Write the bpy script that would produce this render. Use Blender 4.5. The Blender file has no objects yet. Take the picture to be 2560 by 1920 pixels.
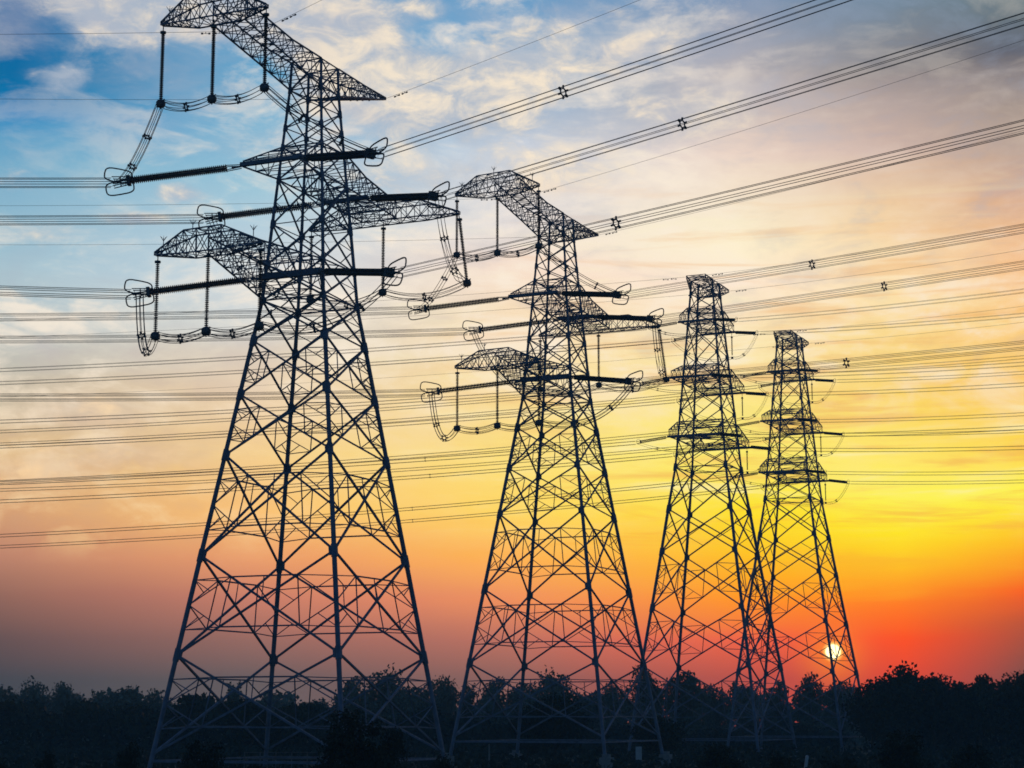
import bpy, math, random
import numpy as np
from mathutils import Vector, Matrix

SC = bpy.context.scene
COL = SC.collection
R = math.radians
HAZE = 0.0003
EYE = 7.0                       # camera height above the field, metres

# ------------------------------------------------------------------ camera
cam_d = bpy.data.cameras.new('camera')
cam = bpy.data.objects.new('camera', cam_d)
COL.objects.link(cam)
cam.location = (0, 0, EYE)
cam.rotation_euler = (R(90 + 10.04), 0, 0)
cam_d.sensor_width = 36
cam_d.lens = 36 * 4700 / 2560
cam_d.clip_start = 0.5
cam_d.clip_end = 9000
SC.camera = cam

# ------------------------------------------------------------------ exposure
SC.view_settings.view_transform = 'Standard'
SC.view_settings.look = 'None'
SC.view_settings.exposure = 0
SC.view_settings.gamma = 1
SC.view_settings.use_curve_mapping = False
SC.cycles.max_bounces = 6
SC.cycles.volume_bounces = 0
SC.cycles.filter_width = 1.7

# ------------------------------------------------------------------ sun and sky
SUN_AZ, SUN_EL = 9.60, 1.91
sd = Vector((math.sin(R(SUN_AZ)) * math.cos(R(SUN_EL)), math.cos(R(SUN_AZ)) * math.cos(R(SUN_EL)), math.sin(R(SUN_EL))))
sun_d = bpy.data.lights.new('sun', 'SUN')
sun_d.energy = 0.5
sun_d.angle = R(0.55)
sun_d.color = (1.0, 0.55, 0.26)
sun = bpy.data.objects.new('sun', sun_d)
COL.objects.link(sun)
sun.rotation_euler = (-sd).to_track_quat('-Z', 'Y').to_euler()
sun.location = (60, 300, 200)


def lin(c):
    out = []
    for v in c:
        v = v / 255
        out.append(v / 12.92 if v <= 0.04045 else ((v + 0.055) / 1.055) ** 2.4)
    return (out[0], out[1], out[2], 1)


def el_of(y):
    return 10.04 + math.degrees(math.atan((960 - y) / 4700))


def az_of(x):
    return math.degrees(math.atan((x - 1280) / 4700 / math.cos(R(9))))


# colours of the evening sky: azimuth column -> [(row, colour)], rows and columns converted to degrees of elevation / azimuth
SKY = {
    0: [(0, (0.0005, 0.1259, 0.3476)), (230, (0.0016, 0.1436, 0.3466)), (350, (0.0005, 0.2167, 0.498)), (460, (0.1581, 0.3978, 0.5777)), (700, (0.3869, 0.5521, 0.631)), (850, (0.4853, 0.5586, 0.5723)), (1000, (0.5778, 0.4911, 0.3616)), (1150, (0.739, 0.4804, 0.2289)), (1280, (0.6879, 0.3518, 0.1637)), (1400, (0.5222, 0.227, 0.1377)), (1500, (0.292, 0.1304, 0.092)), (1600, (0.1296, 0.0754, 0.0712)), (1700, (0.0529, 0.0548, 0.0665))],
    640: [(0, (0.1388, 0.344, 0.5664)), (230, (0.1006, 0.3814, 0.6172)), (460, (0.3373, 0.5647, 0.6867)), (700, (0.6106, 0.6939, 0.7455)), (850, (0.7531, 0.7159, 0.6378)), (1000, (0.8719, 0.6516, 0.418)), (1150, (0.9395, 0.6311, 0.2669)), (1280, (0.984, 0.54, 0.1666)), (1400, (0.84, 0.3325, 0.1325)), (1500, (0.5915, 0.2052, 0.1297)), (1600, (0.3051, 0.1361, 0.1078)), (1700, (0.1225, 0.0962, 0.0966))],
    1280: [(0, (0.1088, 0.3222, 0.5712)), (200, (0.2412, 0.4212, 0.6254)), (400, (0.6798, 0.7086, 0.7682)), (550, (0.872, 0.7839, 0.7158)), (700, (0.9477, 0.738, 0.5906)), (850, (0.9651, 0.738, 0.418)), (1000, (0.9828, 0.7232, 0.2794)), (1150, (1.0189, 0.7608, 0.1826)), (1280, (1.0282, 0.6945, 0.1099)), (1400, (1.0282, 0.4397, 0.0764)), (1500, (0.8712, 0.2623, 0.1025)), (1600, (0.5145, 0.1593, 0.105)), (1700, (0.2504, 0.1102, 0.092))],
    1850: [(0, (0.1742, 0.2837, 0.4565)), (200, (0.4794, 0.4287, 0.4234)), (400, (0.8472, 0.6725, 0.5713)), (600, (1.0185, 0.8969, 0.6233)), (700, (1.0006, 0.8072, 0.6309)), (850, (0.9916, 0.8151, 0.4853)), (1000, (1.0095, 0.8072, 0.2504)), (1150, (1.0188, 0.8802, 0.1402)), (1280, (1.0188, 0.7841, 0.0051)), (1400, (1.0188, 0.5275, 0.0005)), (1500, (1.0471, 0.3141, 0.0005)), (1600, (0.8881, 0.1223, 0.0478)), (1700, (0.4728, 0.0753, 0.0534))],
    2240: [(0, (0.1573, 0.2424, 0.3332)), (200, (0.269, 0.2477, 0.255)), (400, (0.6516, 0.4737, 0.4021)), (600, (0.9302, 0.6584, 0.3668)), (700, (1.0095, 0.7841, 0.4633)), (850, (0.9826, 0.694, 0.2505)), (1000, (0.9918, 0.6726, 0.1241)), (1150, (1.0282, 0.8229, 0.1317)), (1250, (1.0191, 0.9135, 0.0737)), (1330, (1.0285, 0.8018, 0.0005)), (1430, (1.0285, 0.5357, 0.0005)), (1520, (1.0377, 0.1981, 0.0005)), (1600, (0.9934, 0.0755, 0.0028)), (1700, (0.7091, 0.0593, 0.0258))],
    2560: [(0, (0.1462, 0.2104, 0.2398)), (200, (0.1189, 0.1224, 0.1509)), (400, (0.4594, 0.3475, 0.2833)), (550, (0.6744, 0.4089, 0.2791)), (700, (0.9562, 0.5649, 0.279)), (850, (1.0006, 0.6241, 0.2168)), (1000, (0.9917, 0.5846, 0.0721)), (1150, (1.0191, 0.7265, 0.0611)), (1250, (1.0285, 0.9589, 0.0404)), (1330, (1.0285, 0.6197, 0.0005)), (1420, (1.0112, 0.3283, 0.0005)), (1490, (0.9605, 0.1043, 0.0005)), (1570, (0.4684, 0.0793, 0.0265)), (1700, (0.1456, 0.0659, 0.0576))],
}
EL0, EL1 = -4.0, 26.0

W = bpy.data.worlds.new('World')
SC.world = W
W.use_nodes = True
nt = W.node_tree
nt.nodes.clear()


def N(t, **kw):
    n = nt.nodes.new(t)
    for k, v in kw.items():
        setattr(n, k, v)
    return n


def put(sock, v):
    if isinstance(v, bpy.types.NodeSocket):
        nt.links.new(v, sock)
    else:
        sock.default_value = v


def math_(op, a, b=0.0, c=0.0, clamp=False):
    n = N('ShaderNodeMath', operation=op, use_clamp=clamp)
    put(n.inputs[0], a); put(n.inputs[1], b); put(n.inputs[2], c)
    return n.outputs[0]


def vmath(op, a, b=(0, 0, 0), c=(0, 0, 0)):
    n = N('ShaderNodeVectorMath', operation=op)
    put(n.inputs[0], a); put(n.inputs[1], b)
    if op == 'MULTIPLY_ADD':
        put(n.inputs[2], c)
    return n.outputs['Value'] if op in ('LENGTH', 'DOT_PRODUCT') else n.outputs[0]


def rng(v, a, b, c=0.0, d=1.0, smooth=False):
    n = N('ShaderNodeMapRange', interpolation_type='SMOOTHSTEP' if smooth else 'LINEAR', clamp=True)
    put(n.inputs[0], v); put(n.inputs[1], a); put(n.inputs[2], b); put(n.inputs[3], c); put(n.inputs[4], d)
    return n.outputs[0]


def mix(f, a, b, mode='MIX'):
    n = N('ShaderNodeMix', data_type='RGBA', blend_type=mode, clamp_factor=True)
    put(n.inputs[0], f); put(n.inputs[6], a); put(n.inputs[7], b)
    return n.outputs[2]


def noise(v, scale, detail=5.0, rough=0.55, dist=0.0):
    n = N('ShaderNodeTexNoise')
    put(n.inputs['Vector'], v); put(n.inputs['Scale'], scale); put(n.inputs['Detail'], detail)
    put(n.inputs['Roughness'], rough); put(n.inputs['Distortion'], dist)
    return n.outputs[0]


tc = N('ShaderNodeTexCoord')
dirv = vmath('NORMALIZE', tc.outputs['Generated'])
sep = N('ShaderNodeSeparateXYZ')
nt.links.new(dirv, sep.inputs[0])
dx, dy, dz = sep.outputs
az = math_('MULTIPLY', math_('ARCTAN2', dx, dy), 57.29578)
el = math_('MULTIPLY', math_('ARCSINE', dz), 57.29578)
comb = N('ShaderNodeCombineXYZ')
put(comb.inputs[0], az); put(comb.inputs[1], el)
ae = comb.outputs[0]
# wobble of the colour bands, so that they drift like real thin cloud
stretch = vmath('MULTIPLY', ae, (0.10, 0.42, 0))
wob = noise(stretch, 1.0, 4, 0.5)
el_w = math_('ADD', el, math_('MULTIPLY', math_('SUBTRACT', wob, 0.5), rng(el, 1.5, 9.0, 0.25, 2.0)))
fac = rng(el_w, EL0, EL1)
cols = []
for x, rows in SKY.items():
    cr = N('ShaderNodeValToRGB')
    r = cr.color_ramp
    r.interpolation = 'LINEAR'
    pts = sorted(((el_of(y) - EL0) / (EL1 - EL0), (*c, 1)) for y, c in rows)
    while len(r.elements) < len(pts):
        r.elements.new(0.5)
    for e, (p, c) in zip(r.elements, pts):
        e.position = p
    for e, (p, c) in zip(r.elements, pts):
        e.color = c
    nt.links.new(fac, cr.inputs[0])
    cols.append((az_of(x), cr.outputs[0]))
sky = cols[0][1]
for (a0, _), (a1, c1) in zip(cols, cols[1:]):
    sky = mix(rng(az, a0, a1), sky, c1)

# clouds: soft blobs broken up by noise
BLOBS = [(330, 20, 330, 100, 1.25), (560, 40, 260, 90, .75), (860, 150, 170, 115, 1.4), (1180, 190, 210, 100, .9), (105, 250, 95, 50, .8), (150, 225, 60, 60, .35),
         (250, 110, 130, 90, .62), (60, 500, 140, 50, .55), (430, 505, 80, 34, .8), (320, 572, 90, 22, .8), (1020, 20, 190, 40, .6),
         (740, 60, 170, 90, .75), (1420, 110, 190, 120, .7), (1650, 110, 160, 80, .55), (100, 900, 80, 60, .7), (230, 1060, 230, 70, .6),
         (130, 1200, 260, 60, .6), (380, 1150, 240, 40, .6), (1000, 250, 320, 90, .55), (1400, 440, 240, 60, .5), (80, 620, 200, 40, .4), (1150, 330, 330, 120, .6), (1600, 300, 260, 110, .5), (1900, 250, 240, 90, .4), (1000, 470, 260, 70, .5)]
acc = None
for x, y, rx, ry, amp in BLOBS:
    a0, e0 = az_of(x), el_of(y)
    sx, sy = 82.0 / (rx * 1.55), 82.0 / (ry * 1.55)
    d = vmath('LENGTH', vmath('MULTIPLY_ADD', ae, (sx, sy, 0), (-a0 * sx, -e0 * sy, 0)))
    m = rng(d, 1.0, 0.0, 0.0, amp, smooth=True)
    acc = m if acc is None else math_('ADD', acc, m)
n_big = noise(vmath('MULTIPLY', ae, (0.26, 0.50, 0)), 1.0, 8, 0.58, 0.6)
n_fine = noise(vmath('MULTIPLY', ae, (0.8, 1.35, 0)), 1.0, 9, 0.62, 0.6)
nn = math_('ADD', math_('MULTIPLY', n_big, 0.6), math_('MULTIPLY', n_fine, 0.4))
cm = math_('ADD', math_('MULTIPLY', acc, 1.1), math_('MULTIPLY', math_('SUBTRACT', nn, 0.52), 2.7))
cmask = rng(cm, 0.08, 0.95, 0.0, 1.0, smooth=True)
cmask = math_('MULTIPLY', math_('MULTIPLY', cmask, rng(acc, 0.0, 0.4, 0.0, 1.0)), rng(el, 5.0, 12.0, 0.55, 0.92))
cloud_hi = mix(rng(el, 5.5, 13.0), lin((255, 206, 140)), lin((250, 232, 206)))
cloud_lo = mix(rng(el, 5.5, 13.0), lin((222, 176, 132)), lin((176, 186, 200)))
# broad thin cloud over the whole glow, lit warm from below
t2 = noise(vmath('MULTIPLY_ADD', ae, (0.17, 0.56, 0), (3.1, 1.7, 0)), 1.0, 9, 0.60, 0.7)
t3 = noise(vmath('MULTIPLY_ADD', ae, (0.55, 1.15, 0), (7.7, 2.2, 0)), 1.0, 8, 0.62, 0.5)
t23 = math_('ADD', math_('MULTIPLY', t2, 0.62), math_('MULTIPLY', t3, 0.38))
lo_hi = rng(el, 4.2, 6.0, 0, 1, True)
side = math_('MAXIMUM', rng(az, -4.0, -11.0, 0.0, 1.0), rng(el, 7.5, 11.0, 0.15, 1.0))
light = math_('MULTIPLY', math_('MULTIPLY', rng(t23, 0.455, 0.63, 0, 0.80, True), lo_hi), side)
shade = math_('MULTIPLY', math_('MULTIPLY', rng(t23, 0.50, 0.36, 0, 0.26, True), lo_hi), side)
calm = math_('MULTIPLY', rng(az, 4.0, 9.5, 0.0, 0.8), rng(el, 11.5, 15.5, 0.0, 1.0))
light = math_('MULTIPLY', light, math_('SUBTRACT', 1.0, calm))
light = math_('MULTIPLY', light, math_('MAXIMUM', rng(az, -13.5, -6.0, 0.25, 1.0), rng(el, 16.0, 12.5, 0.0, 1.0)))
shade = math_('MULTIPLY', shade, math_('MAXIMUM', rng(az, -12.0, 0.0, 0.1, 1.0), rng(el, 15.0, 11.5, 0.0, 1.0)))
sky = mix(shade, sky, mix(rng(el, 5.5, 15.0), lin((206, 160, 126)), lin((150, 166, 190))))
sky = mix(light, sky, mix(rng(el, 5.0, 10.5), lin((255, 216, 150)), lin((253, 238, 218))))
cloud_c = mix(rng(nn, 0.44, 0.62, 0, 1, True), cloud_lo, cloud_hi)
sky = mix(cmask, sky, cloud_c)
# thin pale streaks low on the right, grey veil high on the right
st = noise(vmath('MULTIPLY', ae, (0.16, 1.7, 0)), 1.0, 7, 0.6, 0.5)
streak = math_('MULTIPLY', rng(st, 0.52, 0.74, 0, 0.55, True), math_('MULTIPLY', rng(el, 5.0, 6.5, 0, 1, True), rng(el, 18.0, 11.0, 0, 1, True)))
streak = math_('MULTIPLY', streak, rng(az, -8.0, 4.0, 0.08, 1.0))
sky = mix(streak, sky, lin((255, 246, 198)))
dk = math_('MULTIPLY', rng(st, 0.50, 0.32, 0, 0.55, True), math_('MULTIPLY', rng(el, 2.5, 5.0, 0, 1, True), rng(el, 18.0, 11.0, 0, 1, True)))
sky = mix(math_('MULTIPLY', dk, rng(az, -4.0, 4.0, 0.0, 1.0)), sky, mix(rng(el, 4.5, 9.0), lin((254, 176, 20)), lin((238, 172, 96))))
veil = noise(vmath('MULTIPLY', ae, (0.12, 0.3, 0)), 1.0, 6, 0.55, 0.4)
sky = mix(math_('MULTIPLY', rng(veil, 0.45, 0.7, 0, 0.35, True), rng(el, 13.0, 18.0, 0, 1, True)), sky, lin((196, 190, 196)))
# the dim evening sky away from the sunset
nish = N('ShaderNodeTexSky', sky_type='NISHITA')
nish.sun_disc = False
nish.sun_elevation = R(SUN_EL)
nish.sun_rotation = R(SUN_AZ)
nish.air_density = 1.0
nish.dust_density = 1.0
nish.ozone_density = 2.0
nsky = vmath('SCALE', nish.outputs[0])
nsky.node.inputs['Scale'].default_value = 0.2
nsky = vmath('MULTIPLY', nsky, (0.50, 0.85, 1.45))
cdir = (0, math.cos(R(9)), math.sin(R(9)))
away = math_('MULTIPLY', math_('ARCCOSINE', vmath('DOT_PRODUCT', dirv, cdir)), 57.29578)
sky = mix(rng(away, 20.0, 55.0, 0, 1, True), sky, nsky)
# the sun itself and its glow
sdot = math_('MULTIPLY', math_('ARCCOSINE', math_('MINIMUM', vmath('DOT_PRODUCT', dirv, tuple(sd)), 1.0)), 57.29578)
glow = math_('POWER', rng(sdot, 1.7, 0.25), 2.2)
sky = mix(math_('MULTIPLY', glow, 0.85), sky, lin((255, 132, 30)))
sky = mix(rng(sdot, 0.34, 0.22, 0, 1, True), sky, (1.3, 0.60, 0.13, 1))
disc = rng(sdot, 0.245, 0.185, 0, 1, True)
sky = mix(disc, sky, (2.4, 1.95, 0.95, 1))
bg = N('ShaderNodeBackground')
nt.links.new(sky, bg.inputs[0])
path = math_('MINIMUM', math_('DIVIDE', 84.0, math_('MAXIMUM', dz, 0.02)), 690.0)
gain = math_('POWER', 2.71828, math_('MULTIPLY', path, HAZE * 0.82))
put(bg.inputs[1], gain)           # the low sky is seen through the longest stretch of haze
wo = N('ShaderNodeOutputWorld')
nt.links.new(bg.outputs[0], wo.inputs[0])


# ------------------------------------------------------------------ materials
def material(name, base, rough=0.6, metal=0.0, var=0.35, scale=3.0, spec=0.5, dark=None):
    m = bpy.data.materials.new(name)
    m.use_nodes = True
    t = m.node_tree
    b = t.nodes['Principled BSDF']
    tx = t.nodes.new('ShaderNodeTexCoord')
    nz = t.nodes.new('ShaderNodeTexNoise')
    nz.inputs['Scale'].default_value = scale
    nz.inputs['Detail'].default_value = 5
    t.links.new(tx.outputs['Object'], nz.inputs['Vector'])
    cr = t.nodes.new('ShaderNodeValToRGB')
    lo = dark or tuple(c * (1 - var) for c in base)
    hi = tuple(min(1, c * (1 + var)) for c in base)
    cr.color_ramp.elements[0].position = 0.3
    cr.color_ramp.elements[0].color = (*lo, 1)
    cr.color_ramp.elements[1].position = 0.7
    cr.color_ramp.elements[1].color = (*hi, 1)
    t.links.new(nz.outputs[0], cr.inputs[0])
    t.links.new(cr.outputs[0], b.inputs['Base Color'])
    b.inputs['Roughness'].default_value = rough
    b.inputs['Metallic'].default_value = metal
    b.inputs['Specular IOR Level'].default_value = spec
    return m


M = dict(
    steel=material('galvanised_steel', (0.10, 0.13, 0.18), 0.62, 0.2, 0.3, 1.2, 0.3),
    concrete=material('concrete', (0.16, 0.16, 0.155), 0.9, 0, 0.2, 4),
    disc=material('glazed_porcelain', (0.035, 0.026, 0.026), 0.45, 0, 0.3, 6, 0.3),
    fitting=material('fitting_metal', (0.07, 0.08, 0.09), 0.6, 0.4, 0.3, 5, 0.3),
    wire=material('aluminium_wire', (0.07, 0.075, 0.085), 0.65, 0.2, 0.2, 2, 0.2),
    leaf=material('leaves', (0.085, 0.110, 0.085), 0.85, 0, 0.5, 0.25, 0.1),  # far foliage: extra haze painted in as a lighter base colour
    leaf_dark=material('dark_leaves', (0.020, 0.028, 0.018), 0.95, 0, 0.5, 0.4, 0.1),  # nearer foliage: base colour darkened to offset the haze in front
    bark=material('bark', (0.045, 0.036, 0.028), 0.95, 0, 0.4, 3, 0.1),
    ground=material('field_soil_and_grass', (0.045, 0.055, 0.034), 1.0, 0, 0.5, 0.06, 0.05),
    path=material('pale_track', (0.12, 0.12, 0.12), 0.95, 0, 0.25, 0.5, 0.1),
    paint=material('pale_paint', (0.34, 0.35, 0.35), 0.6, 0, 0.1, 3),
)


# ------------------------------------------------------------------ helpers
def orth(d):
    d = d / np.linalg.norm(d)
    r = np.array([0, 0, 1.0]) if abs(d[2]) < 0.9 else np.array([1.0, 0, 0])
    a = np.cross(d, r); a /= np.linalg.norm(a)
    return d, a, np.cross(d, a)


class MB:
    """collects bars, tubes and boxes for ONE mesh"""
    def __init__(s):
        s.v = []; s.f = []

    def ring_strip(s, rings, caps=True):
        n = len(rings[0]); b = len(s.v)
        for r in rings:
            s.v += [tuple(p) for p in r]
        for i in range(len(rings) - 1):
            for k in range(n):
                k2 = (k + 1) % n
                s.f.append((b + i * n + k, b + i * n + k2, b + (i + 1) * n + k2, b + (i + 1) * n + k))
        if caps:
            s.f.append(tuple(b + k for k in range(n))[::-1])
            s.f.append(tuple(b + (len(rings) - 1) * n + k for k in range(n)))

    def bar(s, p, q, w, n=4, w2=None):
        p = np.array(p, float); q = np.array(q, float)
        if np.linalg.norm(q - p) < 1e-4:
            return s
        d, a, c = orth(q - p)
        w2 = w if w2 is None else w2
        ph = math.pi / n
        rr = []
        for o, ww in ((p, w), (q, w2)):
            k = ww / 2 * (1.2 if n == 4 else 1.0)
            rr.append([o + k * (math.cos(ph + 2 * math.pi * i / n) * a + math.sin(ph + 2 * math.pi * i / n) * c) for i in range(n)])
        s.ring_strip(rr)
        return s

    def tube(s, pts, r, n=5, closed=False):
        pts = [np.array(p, float) for p in pts]
        rr = []
        prev = None
        m = len(pts)
        for i, p in enumerate(pts):
            a = pts[(i - 1) % m] if (closed or i > 0) else p
            b = pts[(i + 1) % m] if (closed or i < m - 1) else p
            d = b - a
            d = d / (np.linalg.norm(d) + 1e-12)
            if prev is None:
                _, x, y = orth(d)
            else:
                x = prev - d * prev.dot(d); x /= np.linalg.norm(x); y = np.cross(d, x)
            prev = x
            rr.append([p + r * (math.cos(2 * math.pi * k / n) * x + math.sin(2 * math.pi * k / n) * y) for k in range(n)])
        if closed:
            rr.append(rr[0])
            s.ring_strip(rr, False)
        else:
            s.ring_strip(rr)
        return s

    def box(s, c, sx, sy, sz):
        x, y, z = c
        b = len(s.v)
        for k in (-1, 1):
            for (i, j) in ((-1, -1), (1, -1), (1, 1), (-1, 1)):
                s.v.append((x + i * sx / 2, y + j * sy / 2, z + k * sz / 2))
        s.f += [(b + 3, b + 2, b + 1, b), (b + 4, b + 5, b + 6, b + 7)]
        for k in range(4):
            s.f.append((b + k, b + (k + 1) % 4, b + 4 + (k + 1) % 4, b + 4 + k))
        return s

    def lathe(s, prof, o, d, n=10):
        """profile [(distance along d, radius)] turned about the line o + t*d"""
        o = np.array(o, float)
        d, a, c = orth(np.array(d, float))
        rr = [[o + t * d + max(r, 1e-3) * (math.cos(2 * math.pi * k / n) * a + math.sin(2 * math.pi * k / n) * c) for k in range(n)] for t, r in prof]
        s.ring_strip(rr)
        return s

    def mesh(s, name, mat, smooth=False):
        me = bpy.data.meshes.new(name)
        me.from_pydata([tuple(map(float, v)) for v in s.v], [], s.f)
        me.materials.append(mat)
        if smooth:
            me.polygons.foreach_set('use_smooth', [True] * len(me.polygons))
        me.update()
        return me

    def obj(s, name, mat, parent=None, smooth=False):
        return link(name, s.mesh(name, mat, smooth), parent)


def link(name, me, parent=None):
    o = bpy.data.objects.new(name, me)
    COL.objects.link(o)
    if parent is not None:
        o.parent = parent
    return o


def tag(o, label, cat, group=None, kind=None):
    if kind:
        o['kind'] = kind
    if label:
        o['label'] = label
    if cat:
        o['category'] = cat
    if group:
        o['group'] = group
    return o


def thing(name, loc, label, cat, group=None, rz=0.0):
    o = link(name, None)
    o.location = loc
    o.rotation_euler = (0, 0, rz)
    o.empty_display_size = 1
    return tag(o, label, cat, group)


def copy_tree(o, parent=None):
    c = o.copy()
    COL.objects.link(c)
    if parent is not None:
        c.parent = parent
    for ch in list(o.children):
        copy_tree(ch, c)
    return c


# ------------------------------------------------------------------ ground
def build_ground():
    xs = np.concatenate([np.linspace(-700, -420, 6), np.linspace(-400, 400, 90), np.linspace(420, 700, 6)])
    ys = np.concatenate([np.linspace(-300, -20, 6), np.linspace(0, 620, 110), np.linspace(632, 660, 4)])
    b = MB()
    for y in ys:
        for x in xs:
            z = 0.35 * math.sin(x * 0.031 + 1.3) * math.sin(y * 0.043) + 0.18 * math.sin(x * 0.11 + y * 0.07)
            b.v.append((x, y, z - 0.4))
    nx = len(xs)
    for j in range(len(ys) - 1):
        for i in range(nx - 1):
            b.f.append((j * nx + i, j * nx + i + 1, (j + 1) * nx + i + 1, (j + 1) * nx + i))
    o = b.obj('ground', M['ground'], None, True)
    tag(o, None, None, None, 'structure')


build_ground()

# ------------------------------------------------------------------ towers
YAW = R(66.0)
CY, SY = math.cos(YAW), math.sin(YAW)
TOWER = {1: (-21.4, 195.0, 0.0), 2: (6.38, 262.0, 1.05), 3: (34.14, 324.0, 0.0), 4: (55.97, 372.0, 0.0)}


def loc_pt(u, v, z):
    """tower frame (u across the line, v along it, z above eye level) -> local coordinates of the tower Empty"""
    return np.array((u, -v, z + EYE))


def world_pt(t, u, v, z):
    X, Y, dz = TOWER[t]
    return np.array((X + u * CY + v * SY, Y + u * SY - v * CY, z + dz + EYE))


def lerp(a, b, t):
    return a + (b - a) * t


def prof(table):
    def f(z):
        for (z0, w0), (z1, w1) in zip(table, table[1:]):
            if z <= z1:
                return w0 + (w1 - w0) * (z - z0) / (z1 - z0)
        return table[-1][1]
    return f


CORN = ((-1, -1), (1, -1), (1, 1), (-1, 1))


def tower_body(root, w, levels, leg_w, detail, zfoot, foot_h):
    def P(k, z):
        a, b = CORN[k]
        return loc_pt(a * w(z), b * w(z), z)
    for k in range(4):
        b = MB()
        zs = [zfoot] + [z for z in levels]
        for z0, z1 in zip(zs, zs[1:]):
            b.bar(P(k, z0), P(k, z1), leg_w(z0), 8, leg_w(z1))
        leg = b.obj('leg', M['steel'], root)
        f = P(k, zfoot)
        fb = MB()
        fb.box((f[0], f[1], f[2] + foot_h / 2), 1.5, 1.5, foot_h)
        fb.box((f[0], f[1], f[2] + foot_h + 0.2), 0.9, 0.9, 0.4)
        fb.obj('foundation', M['concrete'], leg)
        for z in levels[1:-1]:
            g = MB()
            r = leg_w(z)
            kk_ = 1.75 if abs(z - 42.4) < .01 else 1.28
            g.bar(P(k, z - kk_ * r), P(k, z + kk_ * r), r * kk_, 8)
            # gusset plates towards both neighbours
            for kk in ((k + 1) % 4, (k - 1) % 4):
                dv = P(kk, z) - P(k, z); dv /= np.linalg.norm(dv)
                c = P(k, z) + dv * r * 0.9
                up = P(k, z + 1) - P(k, z)
                g.bar(c - up * r * 0.9, c + up * r * 0.9, r * 0.55, 4)
            g.obj('gusset', M['steel'], leg)
    for k in range(4):
        k2 = (k + 1) % 4
        main = MB()
        for i, (z0, z1) in enumerate(zip(levels, levels[1:])):
            p0, p1, q0, q1 = P(k, z0), P(k, z1), P(k2, z0), P(k2, z1)
            wd, wr, det = detail(z0)
            main.bar(p0, q1, wd); main.bar(q0, p1, wd)
            # crossing point of the X
            wa, wb = w(z0), w(z1)
            t = wa / (wa + wb)
            c = lerp(p0, q1, t)
            red = main
            if det >= 1:
                for (a0, a1) in ((p0, p1), (q0, q1)):
                    m_ = lerp(a0, a1, 0.5)
                    hi, lo = lerp(a1, c, 0.5), lerp(a0, c, 0.5)
                    red.bar(m_, hi, wr); red.bar(m_, lo, wr)
                    if det >= 2:
                        red.bar(hi, lo, wr)
                        red.bar(lerp(a0, a1, 0.75), hi, wr); red.bar(lerp(a0, a1, 0.25), lo, wr)
                        red.bar(lerp(a0, a1, 0.75), lerp(m_, hi, 0.5), wr * .8); red.bar(lerp(a0, a1, 0.25), lerp(m_, lo, 0.5), wr * .8)
                if det >= 2:
                    red.bar(lerp(p1, c, 0.5), lerp(p0, c, 0.5), wr)
                if det >= 3:
                    red.bar(lerp(p1, c, 0.5), lerp(q1, c, 0.5), wr * 1.5); red.bar(lerp(p0, c, 0.5), lerp(q0, c, 0.5), wr * 1.5)
                    top = lerp(lerp(p1, c, 0.5), lerp(q1, c, 0.5), 0.5)
                    red.bar(top, c, wr * .8)
        main.obj('face_bracing', M['steel'], root)
    return P


def ring_frame(root, P, z, wd, inner=True):
    b = MB()
    for k in range(4):
        b.bar(P(k, z), P((k + 1) % 4, z), wd)
    if inner:
        mids = [lerp(P(k, z), P((k + 1) % 4, z), 0.5) for k in range(4)]
        for k in range(4):
            b.bar(mids[k], mids[(k + 1) % 4], wd * 0.7)
    return b.obj('diaphragm', M['steel'], root)


def truss(name, parent, st, cw, lw, xx=True):
    """st: list of stations, each four corner points in order round the section"""
    lc = MB()
    for s in st:
        for k in range(4):
            lc.bar(s[k], s[(k + 1) % 4], lw)
    for i, (a, b) in enumerate(zip(st, st[1:])):
        for k in range(4):
            k2 = (k + 1) % 4
            if xx or i % 2 == 0:
                lc.bar(a[k], b[k2], lw)
            if xx or i % 2 == 1:
                lc.bar(a[k2], b[k], lw)
    o = lc.obj(name, M['steel'], parent)
    for k in range(4):
        ch = MB()
        ch.bar(st[0][k], st[0][k], cw)
        for a, b in zip(st, st[1:]):
            ch.bar(a[k], b[k], cw)
        ch.obj('chord', M['steel'], o)
    return o


def arm_st(keys, n):
    """keys: (u, half width, z bottom, z top[, v centre]) stations, n bays between each pair"""
    out = []
    for (a, b), m in zip(zip(keys, keys[1:]), n):
        for i in range(m):
            out.append([lerp(np.array(a, float), np.array(b, float), i / m)][0])
    out.append(np.array(keys[-1], float))
    st = []
    for u, hw, zb, zt in [tuple(x[:4]) for x in out]:
        st.append([loc_pt(u, -hw, zb), loc_pt(u, hw, zb), loc_pt(u, hw, zt), loc_pt(u, -hw, zt)])
    return st


def beam_st(keys, n):
    """crossbeam along v: (v, u0, u1, z bottom, z top)"""
    out = []
    for (a, b), m in zip(zip(keys, keys[1:]), n):
        for i in range(m):
            out.append(lerp(np.array(a, float), np.array(b, float), i / m))
    out.append(np.array(keys[-1], float))
    return [[loc_pt(u0, v, zb), loc_pt(u1, v, zb), loc_pt(u1, v, zt), loc_pt(u0, v, zt)] for v, u0, u1, zb, zt in out]


def spike(parent, u, v, z):
    b = MB()
    b.bar(loc_pt(u, v, z), loc_pt(u, v, z + 1.1), 0.07)
    for k in range(5):
        a = 2 * math.pi * k / 5
        b.bar(loc_pt(u, v, z + 0.75), loc_pt(u + 0.35 * math.cos(a), v + 0.35 * math.sin(a), z + 1.25), 0.04)
    b.obj('bird_spike', M['steel'], parent)


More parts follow.
